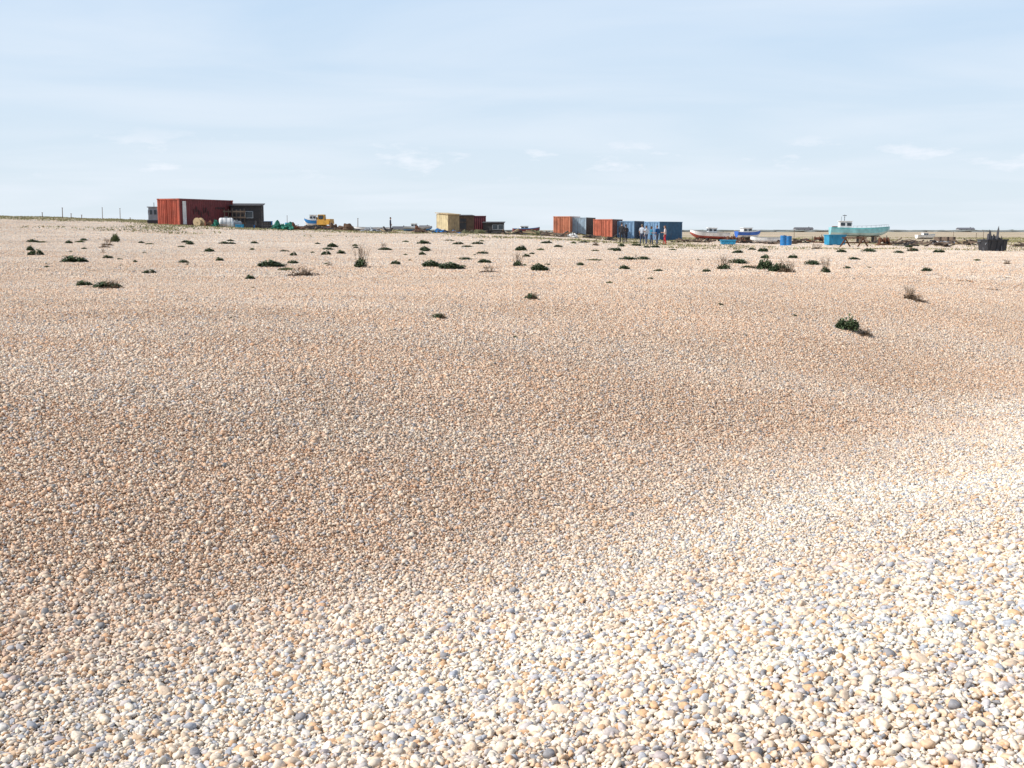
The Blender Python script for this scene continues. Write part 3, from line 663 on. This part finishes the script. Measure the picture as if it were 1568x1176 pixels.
def person(name,b,D,yaw,shirt,trou,hairc,h=1.74,long_sleeve=True,stride=.0,armbend=.3,skirt=False,lean=0,hat=None):
    e=empty(name)
    sm_=plain('cloth_%d%d%d'%tuple(int(c*99) for c in shirt),shirt,.9); tm=plain('trousers_%d%d%d'%tuple(int(c*99) for c in trou),trou,.9); hm=plain('hair_%d'%int(hairc[0]*200),hairc,.8)
    P=[(0,0,.96),(0,lean*.3,1.14),(0,lean*.7,1.34),(0,lean,1.47),(0,lean-.01,1.56),
       (-.17,lean,1.41),(-.23,lean+.02,1.14),(-.22,lean-armbend*.5,.93+armbend*.35),
       (.17,lean,1.41),(.23,lean+.02,1.14),(.22,lean-.05,.90),
       (-.09,0,.90),(-.10,-stride*.5-.02,.50),(-.11,-stride,.10),(-.12,-stride-.15,.045),
       (.09,0,.90),(.10,stride*.4-.02,.50),(.11,stride,.10),(.12,stride-.15,.045)]
    E=[(0,1),(1,2),(2,3),(3,4),(2,5),(5,6),(6,7),(2,8),(8,9),(9,10),(0,11),(11,12),(12,13),(13,14),(0,15),(15,16),(16,17),(17,18)]
    Rr=[(.15,.11),(.14,.10),(.17,.115),(.07,.07),(.052,.052),.075,.052,.032,.075,.052,.032,.095,.066,.045,.038,.095,.066,.045,.038]
    def mf(c):
        if c.z<.095: return 3
        if c.z<.98 and abs(c.x)<.2 and not(abs(c.x)>.17 and c.z>.80): return 1
        if c.z>1.49: return 2
        if not long_sleeve and abs(c.x)>.17 and c.z<1.2: return 2
        return 0
    skinned('body',P,E,Rr,[sm_,tm,skin,shoe],e,mf,0,2)
    for sgn,w,f in ((-1,P[7],P[6]),(1,P[10],P[9])):
        w=Vector(w); d=(w-Vector(f)).normalized(); sd=Vector((0,-1,0)) if abs(d.y)<.6 else Vector((0,0,1)); sd=(sd-d*sd.dot(d)).normalized(); nn=d.cross(sd)
        hp=[w,w+d*.05,w+d*.09]; he=[(0,1),(1,2)]; hr=[.026,.032,.030]
        for k,(o_,l) in enumerate(((-.028,.06),(-.009,.075),(.010,.08),(.029,.07))):
            i0=len(hp); hp+=[w+d*.10+sd*o_,w+d*(.10+l*.5)+sd*o_+nn*.008*sgn,w+d*(.10+l*.9)+sd*o_+nn*.026*sgn]; he+=[(2,i0),(i0,i0+1),(i0+1,i0+2)]; hr+=[.010,.009,.008]
        i0=len(hp); hp+=[w+d*.05+sd*.04,w+d*.085+sd*.058]; he+=[(1,i0),(i0,i0+1)]; hr+=[.012,.009]
        skinned('hand',hp,he,hr,[skin],e,lambda c:0,0,1)
    # head with features
    hc=Vector((0,lean-.025,1.655)); mb=MB()
    mb.blob(hc,(.074,.094,.115),0,16,12); mb.blob(hc+Vector((0,-.02,-.055)),(.055,.068,.06),0,12,8)
    mb.blob(hc+Vector((0,-.098,-.012)),(.013,.02,.024),0,8,6)
    for s in (-1,1):
        mb.blob(hc+Vector((s*.076,.005,-.01)),(.012,.02,.032),0,8,6); mb.blob(hc+Vector((s*.030,-.084,.012)),(.013,.010,.008),1,8,6)
    mb.blob(hc+Vector((0,-.088,-.052)),(.024,.008,.006),2,8,5)
    mb.obj('head',[skin,dark,redb],e,True)
    mb=MB(); mb.blob(hc+Vector((0,.018,.028)),(.083,.094,.102),0,16,10,.05); 
    if skirt: mb.blob(hc+Vector((0,.06,-.06)),(.075,.05,.12),0,12,8,.05)
    mb.obj('hair',hm,e,True)
    if hat:
        mb=MB(); mb.tube(hc+Vector((0,0,.05)),hc+Vector((0,0,.14)),.09,.08,14); mb.tube(hc+Vector((0,-.02,.045)),hc+Vector((0,-.02,.055)),.14,n=16); mb.obj('hat',plain('hat_%d'%int(hat[0]*99),hat),e)
    put(e,b,D,yaw,0,h/1.77); return e
person('man_in_dark_clothes',952,97,R(160),(.03,.03,.035),(.025,.025,.03),(.03,.02,.015),1.8,True,.12,.5)
person('woman_in_dark_clothes',958.5,99,R(200),(.05,.045,.05),(.03,.03,.04),(.06,.03,.02),1.66,True,.0,.4,True,hat=(.05,.05,.05))
person('man_in_grey_shirt',983,98,R(150),(.50,.54,.60),(.05,.07,.12),(.2,.15,.1),1.78,False,.1,.5)
person('man_in_pale_shirt',990,101,R(220),(.65,.68,.72),(.10,.12,.18),(.05,.03,.02),1.7,True,.05,.2)
person('woman_in_teal_top',997.5,97,R(100),(.02,.17,.28),(.03,.04,.09),(.05,.03,.02),1.64,False,.1,.6,True)
person('man_in_blue_jacket',1006.5,99,R(210),(.02,.10,.26),(.10,.12,.17),(.10,.08,.06),1.74,True,.08,.3)
person('woman_in_red_trousers',1018.5,97,R(250),(.72,.60,.57),(.50,.03,.04),(.12,.06,.03),1.7,False,.14,.6,True)
person('distant_man',598,128,R(90),(.06,.07,.10),(.04,.04,.05),(.05,.03,.02),1.75,True,.12,.2)

# ------------------------------------------------------------ light
sun=bpy.data.lights.new('sun','SUN'); sun.energy=5.0; sun.angle=R(0.53); sun.color=(1,.95,.885)
so=bpy.data.objects.new('sun',sun); COL.objects.link(so)
sd=Vector((SUND.x*math.cos(SUN_EL),SUND.y*math.cos(SUN_EL),math.sin(SUN_EL)))
so.rotation_euler=sd.to_track_quat('Z','Y').to_euler()
w=bpy.data.worlds.new('World'); S.world=w; w.use_nodes=True; nt=w.node_tree; bg=nt.nodes['Background']
sky=N(nt,'ShaderNodeTexSky',sky_type='NISHITA'); sky.sun_disc=False; sky.sun_elevation=SUN_EL; sky.sun_rotation=math.atan2(SUND.x,SUND.y)%(2*math.pi)
sky.dust_density=1.2; sky.air_density=1.0; sky.ozone_density=1.5
tc=N(nt,'ShaderNodeTexCoord'); sp=N(nt,'ShaderNodeSeparateXYZ'); L(nt,tc.outputs['Generated'],sp.inputs[0])
# high thin cloud sheet
zz=mth(nt,'ADD',mth(nt,'MAXIMUM',sp.outputs[2],0.0),0.09)
cx=mth(nt,'DIVIDE',sp.outputs[0],zz); cy=mth(nt,'DIVIDE',sp.outputs[1],zz)
cb=N(nt,'ShaderNodeCombineXYZ'); L(nt,mth(nt,'MULTIPLY',cx,.6),cb.inputs[0]); L(nt,mth(nt,'MULTIPLY',cy,.9),cb.inputs[1])
n1=N(nt,'ShaderNodeTexNoise'); n1.inputs['Scale'].default_value=.9; n1.inputs['Detail'].default_value=6; n1.inputs['Roughness'].default_value=.5; n1.inputs['Distortion'].default_value=.5; L(nt,cb.outputs[0],n1.inputs[0])
thin=mrange(nt,n1.outputs[0],.40,.74,.05,.6)
# low puffs of cumulus
cb2=N(nt,'ShaderNodeCombineXYZ'); L(nt,mth(nt,'MULTIPLY',sp.outputs[0],14),cb2.inputs[0]); L(nt,mth(nt,'MULTIPLY',sp.outputs[2],42),cb2.inputs[1])
n2=N(nt,'ShaderNodeTexNoise'); n2.inputs['Scale'].default_value=1.0; n2.inputs['Detail'].default_value=6; n2.inputs['Roughness'].default_value=.6; L(nt,cb2.outputs[0],n2.inputs[0])
puff=mrange(nt,n2.outputs[0],.52,.64,0,.85)
band=mth(nt,'MULTIPLY',mrange(nt,sp.outputs[2],.038,.052),mrange(nt,sp.outputs[2],.066,.09,1,0))
puff=mth(nt,'MULTIPLY',puff,band)
f=mth(nt,'MAXIMUM',thin,puff,True)
gcol=mixc(nt,mrange(nt,sp.outputs[2],0.0,.24),(6.65,7.5,8.15),(4.45,6.1,8.1))
haze=mrange(nt,sp.outputs[2],0.2,.6,.92,.25)
base=mixc(nt,haze,sky.outputs[0],gcol)
f=mth(nt,'MULTIPLY',f,mrange(nt,sp.outputs[2],.25,.6,1,.4))
c=mixc(nt,f,base,(7.4,7.9,8.6))
L(nt,c,bg.inputs[0]); bg.inputs[1].default_value=.118
# ------------------------------------------------------------ camera
cam=bpy.data.cameras.new('camera'); co=bpy.data.objects.new('camera',cam); COL.objects.link(co); S.camera=co
cam.sensor_fit='HORIZONTAL'; cam.sensor_width=36; cam.lens=36*FX/1568; cam.clip_start=.05; cam.clip_end=12000
co.location=(0,0,EYEZ); co.rotation_euler=(math.pi/2-PITCH,0,0)
